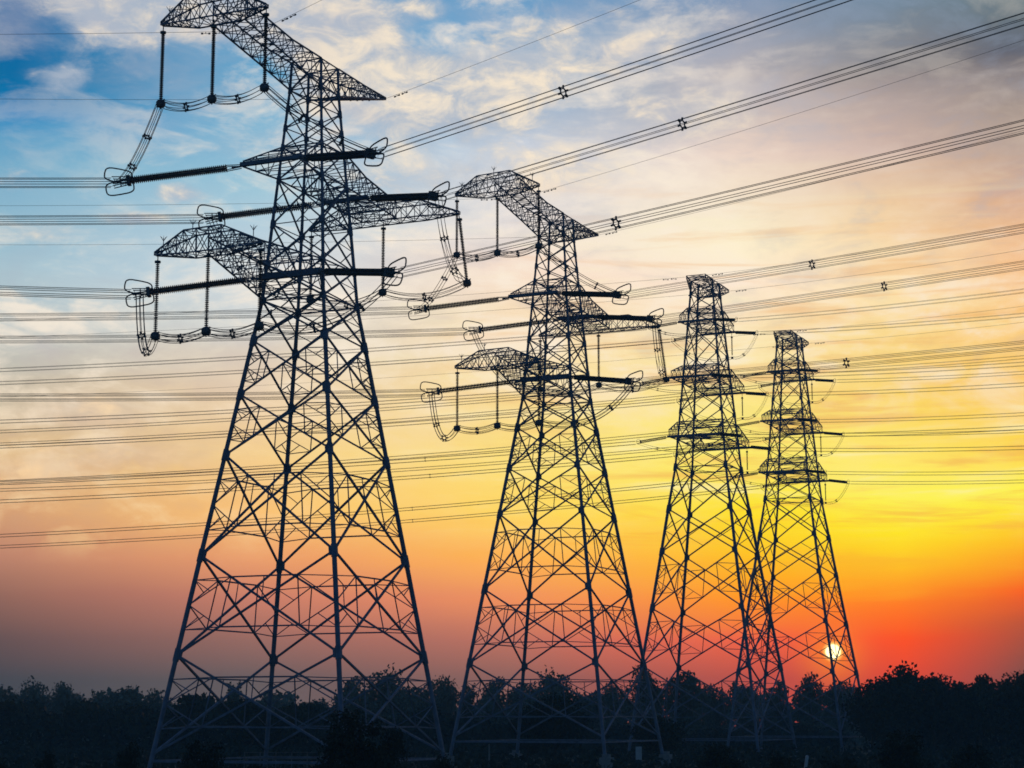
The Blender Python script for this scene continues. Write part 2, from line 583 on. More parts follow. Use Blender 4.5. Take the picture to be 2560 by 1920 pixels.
def build_tower_a(label):
    X, Y, dz = TOWER[1]
    root = thing('lattice_tower', (X, Y, dz), label, 'pylon', 'lattice pylons in a row', YAW)
    w = prof([(-9, 11.52), (-3.6, 10.7), (43.1, 3.67), (66.5, 1.92), (70, 1.8)])
    lv = [-3.6, 6.1, 16.13, 26.55, 32.97, 38.75, 43.1, 47.0, 51.46, 56.4, 60.0, 62.2, 64.4, 66.5, 69.6]

    def legw(z):
        return 0.50 if z < 20 else 0.46 if z < 43.05 else 0.36 if z < 56 else 0.30

    def det(z):
        if z < 26: return (0.24, 0.115, 3)
        if z < 43: return (0.21, 0.105, 1 if z > 38 else 2)
        if z < 56: return (0.18, 0.10, 1)
        return (0.13, 0.08, 0)
    P = tower_body(root, w, lv, legw, det, -8.4, 2.2)
    for z, wd, inn in ((43.1, .17, True), (47.0, .15, True), (56.4, .16, True), (60.0, .15, True), (66.5, .14, True), (69.6, .13, True), (51.46, .1, False)):
        ring_frame(root, P, z, wd, inn)
    # lowest tie beams between the feet
    for k in range(4):
        b = MB()
        b.bar(P(k, -4.3), P((k + 1) % 4, -4.3), 0.30 if k in (3,) else 0.20)
        b.obj('tie_beam', M['steel'], root)
    # top front arm and its jumper crossbeam
    a = truss('crossarm', root, arm_st([(-1.9, 1.9, 66.5, 69.6), (-8.0, 1.9, 67.4, 69.6), (-17.2, 1.9, 68.6, 70.6)], (3, 5)), .165, .082)
    bm = truss('jumper_beam', root, beam_st([(-7.2, -18.6, -18.2, 68.95, 69.2), (-3.5, -19.6, -17.2, 68.5, 71.0), (1.4, -19.6, -17.2, 68.5, 71.2), (5.2, -18.6, -18.2, 68.95, 69.2)], (4, 3, 4)), .15, .076)
    spike(bm, -18.4, -6.3, 69.5); spike(bm, -18.4, 4.2, 69.6); spike(bm, -18.4, -1.5, 71.1)
    # rear earth-wire arm
    truss('earth_wire_arm', root, arm_st([(1.9, 1.85, 66.5, 69.6), (9.5, 1.0, 68.8, 70.2), (16.3, 0.08, 70.8, 71.0)], (4, 4)), .16, .085)
    # upper front arm (strain)
    truss('crossarm', root, arm_st([(-2.5, 2.5, 56.4, 60.0), (-8.5, 3.4, 56.35, 56.95)], (3,)), .17, .085, False)
    b = MB()
    b.bar(loc_pt(-8.5, -3.7, 56.6), loc_pt(-8.5, 3.7, 56.6), 0.5)
    b.obj('strain_beam', M['steel'], root)
    # upper rear arm with its crossbeam
    truss('crossarm', root, arm_st([(2.6, 2.62, 56.4, 60.0), (7.3, 2.5, 56.3, 58.7), (15.2, 2.2, 56.05, 57.9)], (3, 5)), .165, .082)
    truss('jumper_beam', root, beam_st([(-9.7, 16.1, 16.4, 56.0, 56.25), (-5.2, 15.2, 17.3, 56.0, 57.9), (5.2, 15.2, 17.3, 56.0, 57.9), (9.7, 16.1, 16.4, 56.0, 56.25)], (3, 6, 3)), .15, .076)
    b = MB()
    b.bar(loc_pt(7.3, -2.8, 56.4), loc_pt(7.3, 2.8, 56.4), 0.5)
    b.obj('strain_beam', M['steel'], root)
    # lower front arm with its crossbeam
    truss('crossarm', root, arm_st([(-3.6, 3.55, 43.1, 46.9), (-17.0, 1.8, 44.95, 46.6)], (7,)), .165, .082)
    bm = truss('jumper_beam', root, beam_st([(-7.3, -18.2, -17.8, 45.1, 45.35), (-3.3, -19.1, -16.8, 44.7, 47.0), (1.0, -19.1, -16.8, 44.7, 47.1), (5.0, -18.2, -17.8, 45.1, 45.35)], (4, 3, 4)), .15, .076)
    spike(bm, -18.0, -6.4, 45.7); spike(bm, -18.0, 4.0, 45.7); spike(bm, -18.0, -3.0, 47.0)
    b = MB()
    b.bar(loc_pt(-4.2, -3.7, 45.5), loc_pt(-4.2, 3.7, 45.5), 0.75)
    for s in (-1, 1):
        b.bar(loc_pt(-4.2, s * 3.5, 45.5), loc_pt(-3.6, s * 3.55, 43.3), 0.18)
    b.obj('strain_beam', M['steel'], root)
    return root


def build_tower_b(label):
    X, Y, dz = TOWER[3]
    root = thing('lattice_tower', (X, Y, dz), label, 'pylon', 'lattice pylons in a row', YAW)
    w = prof([(-9, 11.55), (-3.0, 10.8), (8.5, 9.36), (18.1, 7.95), (27.7, 6.57), (35.1, 5.56), (42.4, 4.52), (73.5, 2.05), (76, 1.9)])
    lv = [-3.0, 8.5, 18.1, 27.7, 35.1, 42.4, 47.2, 52.2, 57.2, 62.4, 67.6, 70.4, 73.3, 75.6]

    def legw(z):
        return 0.52 if z < 42 else 0.36

    def det(z):
        if z < 42: return (0.24, 0.12, 2 if z < 27 else 1)
        if z < 67: return (0.17, 0.10, 1)
        return (0.14, 0.09, 0)
    P = tower_body(root, w, lv, legw, det, -8.0, 1.6)
    for z, wd in ((42.4, .17), (47.2, .17), (50.4, .14), (57.2, .17), (60.3, .14), (67.6, .16), (70.4, .13), (73.3, .13), (75.6, .13)):
        ring_frame(root, P, z, wd, True)
    for k in range(4):
        b = MB()
        b.bar(P(k, -3.8), P((k + 1) % 4, -3.8), 0.18)
        b.obj('tie_beam', M['steel'], root)
    for s, ext in ((-1, 5.3), (1, 8.4)):
        truss('earth_wire_arm', root, arm_st([(s * 2.0, 2.0, 73.3, 75.6), (s * ext, 1.7, 75.4, 75.8)], (3,)), .16, .09)
    for zb, un, uf, vn, vf in ((67.6, 5.5, 6.7, 3.0, 3.0), (57.2, 9.0, 10.6, 3.5, 3.5), (47.2, 8.0, 10.5, 4.4, 4.2)):
        for s, ue, ve in ((-1, un, vn), (1, uf, vf)):
            w0 = w(zb)
            truss('crossarm', root, arm_st([(s * w0, w0, zb, zb + 3.1), (s * ue, ve, zb, zb + 1.2)], (3 if ue > 7 else 2,)), .18, .085, True)
            b = MB()
            b.bar(loc_pt(s * ue, -ve - .3, zb + .05), loc_pt(s * ue, ve + .3, zb + .05), 0.42)
            b.obj('strain_beam', M['steel'], root)
    return root


t1 = build_tower_a('nearest and tallest lattice pylon with three curved jumper beams, dark steel')
t2 = copy_tree(t1)
t2.location = TOWER[2]
t2['label'] = 'second lattice pylon, same curved jumper beams, between the nearest and third pylons'
t3 = build_tower_b('third lattice pylon with three pairs of straight crossarms, left of the sun')
t4 = copy_tree(t3)
t4.location = TOWER[4]
t4['label'] = 'farthest and smallest lattice pylon, its right leg crossing the sun'

# ------------------------------------------------------------------ insulators
ARMS_A = {'n1': (-8.5, 3.4, 56.4), 'f1': (7.3, 2.4, 56.3), 'n2': (-4.3, 3.4, 45.4)}
ARMS_B = {'n1': (-5.5, 3.0, 67.6), 'f1': (6.7, 3.0, 67.6), 'n2': (-9.0, 3.5, 57.2), 'f2': (10.6, 3.5, 57.2), 'n3': (-8.0, 4.4, 47.2), 'f3': (10.5, 4.2, 47.4)}
TN = {1: 'nearest pylon', 2: 'second pylon', 3: 'third pylon', 4: 'farthest pylon'}
AN = {1: {'n1': 'upper front arm', 'f1': 'upper rear arm', 'n2': 'lower front arm'}}
AN[2] = AN[1]
AN[3] = {'n1': 'top front arm', 'f1': 'top rear arm', 'n2': 'middle front arm', 'f2': 'middle rear arm', 'n3': 'bottom front arm', 'f3': 'bottom rear arm'}
AN[4] = AN[3]
HEAD = {0: np.array((-1.0, 0.0, 0.0)), 1: np.array((math.cos(R(48)), -math.sin(R(48)), 0.0))}
SLOPE_A = {0: 0.13, 1: 0.185}
LEN_A, LEN_B = 13.7, 5.4


def disc_prof(x0, x1, r, pitch):
    p = [(x0, 0.05)]
    x = x0
    while x + pitch < x1:
        p += [(x + 0.05 * pitch, 0.05), (x + 0.2 * pitch, r), (x + 0.45 * pitch, r), (x + 0.8 * pitch, 0.06)]
        x += pitch
    return p + [(x1, 0.05)]


def racetrack(cx, cz, lx, lz, r, tilt, y):
    pts = []
    for k in range(20):
        a = 2 * math.pi * k / 20
        c, s = math.cos(a), math.sin(a)
        px = math.copysign(abs(c) ** 0.55, c) * lx / 2
        pz = math.copysign(abs(s) ** 0.55, s) * lz / 2
        x = px * math.cos(tilt) - pz * math.sin(tilt)
        z = px * math.sin(tilt) + pz * math.cos(tilt)
        pts.append((cx + x, y + 0.18 * pz, cz + z))
    return pts


def strain_proto(name, L, quad, first_label, cat, grp):
    """lies along +X from the arm (0) to the conductor (L)"""
    root = thing(name, (0, 0, 0), first_label, cat, grp)
    if quad:
        x0, x1 = 1.7, L - 1.9
        for y in (-.30, .30):
            for z in (-.15, .15):
                b = MB(); b.lathe(disc_prof(x0, x1, .20, .21), (0, y, z), (1, 0, 0), 9)
                b.obj('disc_stack', M['disc'], root)
        b = MB()
        b.bar((0, 0, 0), (1.1, 0, 0), .16); b.bar((1.1, -.3, 0), (1.1, .3, 0), .2)
        for y in (-.26, .26):
            b.bar((0.2, y, .12), (1.7, y, .24), .09); b.bar((0.2, y, -.12), (1.7, y, -.24), .09)
        b.obj('arm_link', M['fitting'], root)
        b = MB()
        b.box((L - 1.75, 0, 0), .35, .95, .95)
        for y in (-.42, .42):
            b.bar((L - 1.7, y, .3), (L - .1, y, .5), .10); b.bar((L - 1.7, y, -.3), (L - .1, y, -.5), .10); b.bar((L - 1.7, y, 0), (L, y, 0), .10)
        b.bar((L - .9, -.5, 0), (L - .9, .5, 0), .12); b.bar((L - .9, 0, -.5), (L - .9, 0, .5), .12)
        b.obj('yoke_plate', M['fitting'], root)
        for cz, tl, y in ((.62, .32, .15), (-.62, -.05, -.15)):
            b = MB(); b.tube(racetrack(L - .75, cz, 2.9, 1.35, .05, tl, y), .08, 6, True)
            b.bar((L - 1.6, 0, 0), (L - 1.3, y, cz * .7), .05); b.bar((L - .4, 0, 0), (L - .2, y, cz * .7), .05)
            b.obj('grading_ring', M['fitting'], root)
    else:
        for z in (-.13, .13):
            b = MB(); b.lathe(disc_prof(.5, L - .6, .17, .2), (0, 0, z), (1, 0, 0), 8)
            b.obj('disc_stack', M['disc'], root)
        b = MB(); b.bar((0, 0, 0), (.6, 0, 0), .12)
        b.obj('arm_link', M['fitting'], root)
        b = MB(); b.box((L - .5, 0, 0), .3, .3, .55); b.bar((L - .5, 0, .15), (L + .3, 0, .22), .08); b.bar((L - .5, 0, -.15), (L + .3, 0, -.22), .08)
        b.obj('yoke_plate', M['fitting'], root)
        b = MB(); b.tube([(L - .1 + .32 * math.cos(a), .1, .1 + .42 * math.sin(a)) for a in np.linspace(0, 2 * math.pi, 13)[:-1]], .03, 5, True)
        b.obj('grading_ring', M['fitting'], root)
    return root


def aim(o, p, d):
    d = Vector(d).normalized()
    o.location = Vector(p)
    x = d
    y = Vector((0, 0, 1)).cross(x).normalized()
    z = x.cross(y)
    o.rotation_euler = Matrix((x, y, z)).transposed().to_euler()


G_STRAIN = 'strain insulators holding the conductors'
pa = strain_proto('strain_insulator', LEN_A, True, '', 'insulator', G_STRAIN)
pb = strain_proto('strain_insulator', LEN_B, False, '', 'insulator', G_STRAIN)
used = set()
END = {}
SW = {0: 'left', 1: 'right'}
for t in (1, 2, 3, 4):
    for a, (u, v, z) in (ARMS_A if t < 3 else ARMS_B).items():
        for side in (0, 1):
            p0 = world_pt(t, u, v if side else -v, z)
            pr, L = (pa, LEN_A) if t < 3 else (pb, LEN_B)
            sl = SLOPE_A[side] if t < 3 else 0.18
            d = HEAD[side] + np.array((0, 0, -sl))
            o = pr if id(pr) not in used else copy_tree(pr)
            used.add(id(pr))
            aim(o, p0, d)
            o['label'] = ('dark ribbed strain insulator reaching %s from the %s\'s %s' % (SW[side], TN[t], AN[t][a]))
            dn = d / np.linalg.norm(d)
            END[(t, a, side)] = p0 + dn * (L + (0.1 if t < 3 else 0.4))


def hanger_proto(L, r, pitch, big):
    root = thing('jumper_insulator', (0, 0, 0), '', 'insulator', 'hanging insulators steadying the jumpers')
    b = MB(); b.lathe(disc_prof(-L + .45, -.75, r, pitch), (0, 0, 0), (0, 0, 1), 9)
    b.obj('shed_stack', M['disc'], root)
    b = MB(); b.bar((0, 0, 0), (0, 0, -.8), .09); b.lathe([(-.95, .08), (-.9, r * 1.5), (-.7, r * 1.5), (-.62, .06)], (0, 0, 0), (0, 0, 1), 9)
    b.obj('end_cap', M['fitting'], root)
    b = MB()
    if big:
        b.lathe([(-.42, .12), (-.4, .36), (-.2, .47), (.12, .47), (.3, .34), (.42, .10)], (0, 0, -L), (0, 0, 1), 10)
        for k in range(6):
            a = math.pi * k / 3
            b.bar((0, 0, -L), (0.66 * math.sin(a) * .25, 0.62 * math.sin(a), -L + .62 * math.cos(a)), .11)
    else:
        b.lathe([(-.22, .05), (-.18, .2), (.12, .2), (.2, .05)], (0, 0, -L), (0, 0, 1), 8)
    b.obj('suspension_clamp', M['fitting'], root)
    return root


HL = 8.25
ph = hanger_proto(HL, .205, .19, True)
ps = hanger_proto(4.5, .13, .17, False)
HANG_A = {'n1': [(-18.4, v, 68.95 if i != 1 else 68.6) for i, v in enumerate((-7.0, -0.95, 5.1))],
          'f1': [(16.25, v, 56.1) for v in (-9.5, 0.0, 9.6)],
          'n2': [(-18.0, v, 45.2) for v in (-7.0, -1.1, 4.9)]}
BN = {'n1': 'top front crossbeam', 'f1': 'upper rear crossbeam', 'n2': 'lower front crossbeam'}
PN = ('left end', 'middle', 'right end')
CLAMP = {}
for t in (1, 2):
    for a, pts in HANG_A.items():
        for i, (u, v, z) in enumerate(pts):
            o = ph if id(ph) not in used else copy_tree(ph)
            used.add(id(ph))
            o.location = Vector(world_pt(t, u, v, z))
            o.rotation_euler = (0, 0, YAW)
            tip = world_pt(t, u, v, z - HL)
            if a == 'f1' and i == 2:
                # pulled aside by its jumper
                o.rotation_euler = (R(-7.5), 0, YAW)
                bpy.context.view_layer.update()
                tip = np.array(o.matrix_world @ Vector((0, 0, -HL)))
            CLAMP[(t, a, i)] = tip
            o['label'] = 'long dark insulator hanging from the %s of the %s\'s %s' % (PN[i], TN[t], BN[a])
for t in (3, 4):
    for a in ('f1', 'f2', 'f3'):
        u, v, z = ARMS_B[a]
        o = ps if id(ps) not in used else copy_tree(ps)
        used.add(id(ps))
        o.location = Vector(world_pt(t, u, v - .4, z - .1))
        CLAMP[(t, a, 0)] = world_pt(t, u, v - .4, z - 4.6)
        o['label'] = 'short insulator hanging under the right end of the %s\'s %s' % (TN[t], AN[t][a])


# ------------------------------------------------------------------ conductors
def offsets(n, r):
    if n == 6:
        return [(r * math.sin(math.pi * k / 3), r * math.cos(math.pi * k / 3)) for k in range(6)]
    if n == 4:
        return [(r, r), (-r, r), (-r, -r), (r, -r)]
    return [(0, 0)]


def frame_path(pts):
    """points -> (tangent, side, up) per point, side kept horizontal"""
    out = []
    pts = [np.array(p) for p in pts]
    ch = pts[-1] - pts[0]
    n = np.array((ch[1], -ch[0], 0.0)); n /= np.linalg.norm(n)
    for i, p in enumerate(pts):
        d = pts[min(i + 1, len(pts) - 1)] - pts[max(i - 1, 0)]
        d /= np.linalg.norm(d)
        s = n - d * n.dot(d); s /= np.linalg.norm(s)
        out.append((p, d, s, np.cross(s, d) * -1))
    return out


def spacer_mb(p, d, s, up, n, r):
    b = MB()
    if n == 6:
        k = [p + s * x * .7 + up * y * .7 for x, y in offsets(6, r)]
        b.tube(k, .075, 6, True)
        for x, y in offsets(6, r):
            b.bar(p + (s * x + up * y) * .6, p + (s * x + up * y) * 1.2, .20)
    else:
        o = offsets(4, r)
        k = [p + s * x + up * y for x, y in o]
        for i in range(4):
            b.bar(k[i], k[(i + 1) % 4], .07)
        for q in k:
            b.bar(q - d * .12, q + d * .12, .13)
    return b


def bundle(name, label, cat, group, pts, n, r, wr, spacers, base):
    fr = frame_path(pts)
    root = thing(name, tuple(base), label, cat, group)
    base = np.array(base)
    for x, y in offsets(n, r):
        b = MB(); b.tube([p + s * x + up * y - base for p, d, s, up in fr], wr, 4)
        b.obj('wire', M['wire'], root)
    for f in spacers:
        i = min(int(f * (len(fr) - 1)), len(fr) - 2)
        g = f * (len(fr) - 1) - i
        p, d, s, up = fr[i]
        p = lerp(p, fr[i + 1][0], g)
        spacer_mb(p - base, d, s, up, n, r).obj('spacer', M['fitting'], root)
    return root


def span(p0, side, slope, k, length, n=44):
    out = []
    for i in range(n + 1):
        s = length * i / n
        q = p0 + HEAD[side] * s
        q = q + np.array((0, 0, -slope * s + k * s * s))
        out.append(q)
    return out


# (tower, arm): slope leaving the tower and distance to a spacer, left spans then right spans
LEFT = {(1, 'n1'): (.003, ()), (1, 'f1'): (.013, ()), (1, 'n2'): (-.025, ()), (2, 'n1'): (.030, (19.6,)), (2, 'f1'): (.033, ()), (2, 'n2'): (.024, ()),
        (3, 'n1'): (.091, ()), (3, 'f1'): (.091, ()), (3, 'n2'): (.084, ()), (3, 'f2'): (.095, ()), (3, 'n3'): (.088, (36.0,)), (3, 'f3'): (.096, (43.6,)),
        (4, 'n1'): (.107, ()), (4, 'f1'): (.111, ()), (4, 'n2'): (.108, ()), (4, 'f2'): (.101, ()), (4, 'n3'): (.111, (62.5,)), (4, 'f3'): (.113, (71.0,))}
RIGHT = {(1, 'n1'): (.015, (25.6,)), (1, 'f1'): (.013, (34.0,)), (1, 'n2'): (.033, (29.8,)), (2, 'n1'): (.052, (31.2,)), (2, 'f1'): (.054, (38.6,)), (2, 'n2'): (.069, (34.6,)),
         (3, 'n1'): (.101, ()), (3, 'f1'): (.120, ()), (3, 'n2'): (.123, ()), (3, 'f2'): (.117, ()), (3, 'n3'): (.109, ()), (3, 'f3'): (.121, ()),
         (4, 'n1'): (.100, ()), (4, 'f1'): (.114, ()), (4, 'n2'): (.108, ()), (4, 'f2'): (.111, ()), (4, 'n3'): (.111, ()), (4, 'f3'): (.102, ())}
NUM = {1: 6, 2: 6, 3: 4, 4: 4}
NW = {6: 'six-wire', 4: 'four-wire'}
for (t, a), (s, sp) in LEFT.items():
    n = NUM[t]
    L = 62 if t == 1 else 110 if t == 2 else 190
    p0 = END[(t, a, 0)]
    bundle('conductor_bundle', '%s conductor bundle running left from the %s\'s %s' % (NW[n], TN[t], AN[t][a]), 'power line', 'conductor bundles of the lines',
           span(p0, 0, s, .00022, L), n, .52 if n == 6 else .27, .036 if n == 6 else .029, [x / L for x in sp], p0)
for (t, a), (s, sp) in RIGHT.items():
    n = NUM[t]
    L = 130 if t < 3 else 110
    k = .00008 if t == 1 else .0001 if t == 2 else .0004
    p0 = END[(t, a, 1)]
    bundle('conductor_bundle', '%s conductor bundle running right from the %s\'s %s' % (NW[n], TN[t], AN[t][a]), 'power line', 'conductor bundles of the lines',
           span(p0, 1, s, k, L), n, .52 if n == 6 else .27, .028 if n == 6 else .022, [x / L for x in sp], p0)


def bez(p, c, q, n):
    return [(1 - f) ** 2 * p + 2 * f * (1 - f) * c + f * f * q for f in [i / n for i in range(n)]]


def ctrl(p, q, f, z):
    c = lerp(p, q, f); c = c.copy(); c[2] = z
    return c


for t in (1, 2):
    for a in ('n1', 'f1', 'n2'):
        e0, e1 = END[(t, a, 0)] + np.array((.9, 0, 0)), END[(t, a, 1)] - HEAD[1] * .9
        c = [CLAMP[(t, a, i)] for i in range(3)]
        if a == 'n1':
            pts = bez(e0, ctrl(e0, c[0], .42, e0[2] + .5), c[0], 14)
        elif a == 'n2':
            pts = bez(e0, ctrl(e0, c[0], .25, c[0][2] - 3.2), c[0], 16)
        else:
            pts = bez(e0, ctrl(e0, c[0], .35, c[0][2] - 2.0), c[0], 14)
        m1, m2 = len(pts) + 5, len(pts) + 15
        for i in (0, 1):
            pts += bez(c[i], ctrl(c[i], c[i + 1], .5, min(c[i][2], c[i + 1][2]) - (1.1 if a != 'f1' else 2.2)), c[i + 1], 10)
        if a == 'n1':
            pts += bez(c[2], ctrl(c[2], e1, .45, e1[2] + 2.0), e1, 14)
        elif a == 'n2':
            pts += bez(c[2], ctrl(c[2], e1, .6, c[2][2] - 1.5), e1, 14)
        else:
            pts += bez(c[2], ctrl(c[2], e1, .7, c[2][2] - 2.0), e1, 14)
        pts.append(e1)
        nn_ = len(pts) - 1
        bundle('jumper_cable', 'looped six-wire jumper slung past the %s below its %s' % (TN[t], BN[a]), 'jumper', 'jumper cables bridging the pylons',
               pts, 6, .42, .037, [5 / nn_, 10 / nn_, m1 / nn_, m2 / nn_, (nn_ - 9) / nn_, (nn_ - 4) / nn_], c[1])
for t in (3, 4):
    for a, (u, v, z) in ARMS_B.items():
        e0, e1 = END[(t, a, 0)] + np.array((.3, 0, 0)), END[(t, a, 1)] - HEAD[1] * .3
        if a[0] == 'f':
            c = CLAMP[(t, a, 0)]
            pts = bez(e0, ctrl(e0, c, .45, c[2] - 1.6), c, 22) + bez(c, ctrl(c, e1, .55, c[2] - 1.0), e1, 12) + [e1]
        else:
            m = lerp(e0, e1, .5) + np.array((-1.2 * CY, -1.2 * SY, 0)); m[2] = z - 5.0 + TOWER[t][2] + EYE
            pts = bez(e0, m, e1, 30) + [e1]
        bundle('jumper_cable', 'thin drooping jumper loop under the %s\'s %s' % (TN[t], AN[t][a]), 'jumper', 'jumper cables bridging the pylons',
               pts, 4, .18, .02, [.2, .8], e0)


# ------------------------------------------------------------------ earth wires
def earth(label, p0, side, slope, k, L, r, damp):
    pts = [q - p0 for q in span(p0, side, slope, k, L, 40)]
    b = MB(); b.tube(pts, r, 4)
    o = b.obj('earth_wire', M['wire'])
    o.location = Vector(p0)
    tag(o, label, 'earth wire', 'earth wires along the pylon tops')
    for s in damp:
        q = HEAD[side] * s + np.array((0, 0, -slope * s + k * s * s))
        d = HEAD[side]
        m = MB()
        m.bar(q, q - np.array((0, 0, .18)), .07)
        m.bar(q - np.array((0, 0, .18)) - d * .35, q - np.array((0, 0, .18)) + d * .35, .05)
        for f in (-.38, .38):
            m.bar(q - np.array((0, 0, .18)) + d * (f - .1), q - np.array((0, 0, .18)) + d * (f + .1), .2, 6)
        m.obj('vibration_damper', M['fitting'], o)


EW = {
    (1, 'front'): ((-12.0, -1.9, 69.7), (.018, 12), (-12.0, 1.9, 69.9), (-.010, 40)),
    (1, 'rear'): ((16.2, 0, 70.9), (.010, 45), (16.3, 0, 70.9), (.008, 110)),
    (2, 'front'): ((-12.0, -1.9, 69.7), (.030, 110), (-12.0, 1.9, 69.9), (.006, 120)),
    (2, 'rear'): ((16.2, 0, 70.9), (.035, 120), (16.3, 0, 70.9), (.030, 120)),
    (3, 'front'): ((-5.3, -1.7, 75.6), (.09, 190), (-5.3, 1.7, 75.6), (.085, 110)),
    (3, 'rear'): ((8.4, -1.7, 75.6), (.09, 190), (8.4, 1.7, 75.6), (.085, 110)),
    (4, 'front'): ((-5.3, -1.7, 75.6), (.10, 190), (-5.3, 1.7, 75.6), (.09, 110)),
    (4, 'rear'): ((8.4, -1.7, 75.6), (.10, 190), (8.4, 1.7, 75.6), (.09, 110)),
}
for (t, w_), (pl, (sl, Ll), pr_, (sr, Lr)) in EW.items():
    Ll = {1: 70, 2: 120}.get(t, Ll)
    Lr = {1: 130, 2: 130}.get(t, Lr)
    earth('thin earth wire running left from the %s peak of the %s' % (w_, TN[t]), world_pt(t, *pl), 0, sl, .0002, Ll, .02 if t < 3 else .022, (2.2, 3.6))
    earth('thin earth wire running right from the %s peak of the %s' % (w_, TN[t]), world_pt(t, *pr_), 1, sr, .0002 if t < 3 else .0004, Lr, .02 if t < 3 else .022, (2.2, 3.6))


# ------------------------------------------------------------------ vegetation
def leaf_mass(rnd, lumps, n, leaf):
    """leaf-sized faces scattered through several ragged lumps -> (verts, faces)"""
    vol = np.array([l[3] * l[4] * l[5] for l in lumps]); vol = vol / vol.sum()
    idx = rnd.choice(len(lumps), n, p=vol)
    L = np.array([l[:6] for l in lumps])[idx]
    d = rnd.normal(size=(n, 3)); d /= np.linalg.norm(d, axis=1)[:, None]
    rad = rnd.random(n) ** 0.42 * (1 + 0.16 * rnd.normal(size=n))
    c = L[:, :3] + d * L[:, 3:6] * rad[:, None]
    a = rnd.normal(size=(n, 3)); a /= np.linalg.norm(a, axis=1)[:, None]
    b = np.cross(a, rnd.normal(size=(n, 3))); b /= np.linalg.norm(b, axis=1)[:, None]
    s = leaf * (0.55 + 0.9 * rnd.random(n))[:, None]
    a = a * s; b = b * s * 0.62
    v = np.stack([c - a, c + b, c + a, c - b], 1).reshape(-1, 3)
    return v


def quads_mesh(name, v, mat):
    n = len(v) // 4
    me = bpy.data.meshes.new(name)
    me.vertices.add(len(v)); me.vertices.foreach_set('co', v.astype(np.float32).ravel())
    me.loops.add(len(v)); me.loops.foreach_set('vertex_index', np.arange(len(v), dtype=np.int32))
    me.polygons.add(n)
    me.polygons.foreach_set('loop_start', np.arange(0, 4 * n, 4, dtype=np.int32))
    me.polygons.foreach_set('loop_total', np.full(n, 4, dtype=np.int32))
    me.materials.append(mat)
    me.update(calc_edges=True)
    return me


def tree_proto(seed, H, W, n, leaf, mat, shape):
    rnd = np.random.default_rng(seed)
    lumps = []
    zc0 = H * (0.30 if shape != 'bush' else 0.02)
    m = 16 if shape != 'bush' else 14
    for i in range(m):
        f = (i + .5) / m
        z = zc0 + (H * 0.95 - zc0) * f
        if shape == 'round':
            wr = W / 2 * math.sin(math.pi * (0.12 + 0.80 * f)) ** 0.7
        elif shape == 'tall':
            wr = W / 2 * (1.0 - 0.72 * f)
        elif shape == 'flat':
            wr = W / 2 * (0.55 + 0.5 * f if f < .7 else 0.9 - 1.1 * (f - .7))
        else:
            wr = W / 2 * (1.0 - 0.55 * f * f)
        a = rnd.random() * 6.283
        q = wr * 0.62 * math.sqrt(rnd.random())
        r = max(0.10 * W, wr * (0.42 + 0.30 * rnd.random()))
        lumps.append((q * math.cos(a), q * math.sin(a), z, r, r, r * (0.55 + 0.35 * rnd.random())))
        if i % 2 == 0:
            a2 = a + 2.2
            lumps.append((wr * .75 * math.cos(a2), wr * .75 * math.sin(a2), z - .02 * H, r * .6, r * .6, r * .42))
    # a few stray twigs that break the outline
    for i in range(10):
        a = rnd.random() * 6.283; f = rnd.random()
        rr = W / 2 * (0.50 + .40 * rnd.random()) * (1 - .6 * f)
        lumps.append((rr * math.cos(a), rr * math.sin(a), zc0 + (H - zc0) * (.35 + .60 * f), W * .07, W * .07, H * .05))
    crown = quads_mesh('crown', leaf_mass(rnd, lumps, n, leaf), mat)
    b = MB()
    tr = 0.022 * H
    b.tube([(0, 0, -0.8), (0.02 * H * (rnd.random() - .5), 0, H * .3), (0.05 * H * (rnd.random() - .5), 0.03 * H * (rnd.random() - .5), H * .82)], tr, 7)
    for i in range(6):
        l = lumps[i * 2]
        z0 = H * (.2 + .08 * i)
        b.tube([(0, 0, z0), (l[0] * .5, l[1] * .5, z0 + (l[2] - z0) * .6), (l[0], l[1], l[2])], tr * .35, 5)
    trunk = b.mesh('trunk', M['bark'])
    return crown, trunk


PROTO = {}
for i, sh in enumerate(('round', 'tall', 'flat', 'round', 'flat', 'round')):
    PROTO[i] = tree_proto(40 + i, 10.0, (8.2, 5.4, 8.8, 9.6, 7.4, 7.0)[i], 4600, .235, M['leaf'], sh)
for i in range(3):
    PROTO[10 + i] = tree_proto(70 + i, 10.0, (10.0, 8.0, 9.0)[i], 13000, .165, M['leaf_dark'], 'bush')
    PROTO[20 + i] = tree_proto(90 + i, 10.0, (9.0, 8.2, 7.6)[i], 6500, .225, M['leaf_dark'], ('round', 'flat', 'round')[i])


def px_pos(px, Y):
    return (px - 1280) / 4700 * Y * math.cos(R(10.04)) * 1.0154


def tree(name, px, Y, top, width, proto, label, cat='tree', group=None, rz=None):
    """px, top and width as seen in the photograph at distance Y -> real position, height and spread"""
    X = px_pos(px, Y)
    H = (EYE + (1792 - top) / 4700 * Y + 0.3) * 0.94
    c, tk = PROTO[proto]
    o = thing(name, (X, Y, -0.35), label, cat, group, rz if rz is not None else (px * 0.37) % 6.28)
    base_w = (8.2, 5.4, 8.8, 9.6, 7.4, 7.0)[proto] if proto < 10 else (10.0, 8.0, 9.0)[proto - 10] if proto < 20 else (9.0, 8.2, 7.6)[proto - 20]
    sw = width / 4700 * Y / base_w
    o.scale = (sw, sw, H / 10.0)
    link('crown', c, o)
    link('trunk', tk, o)
    return o


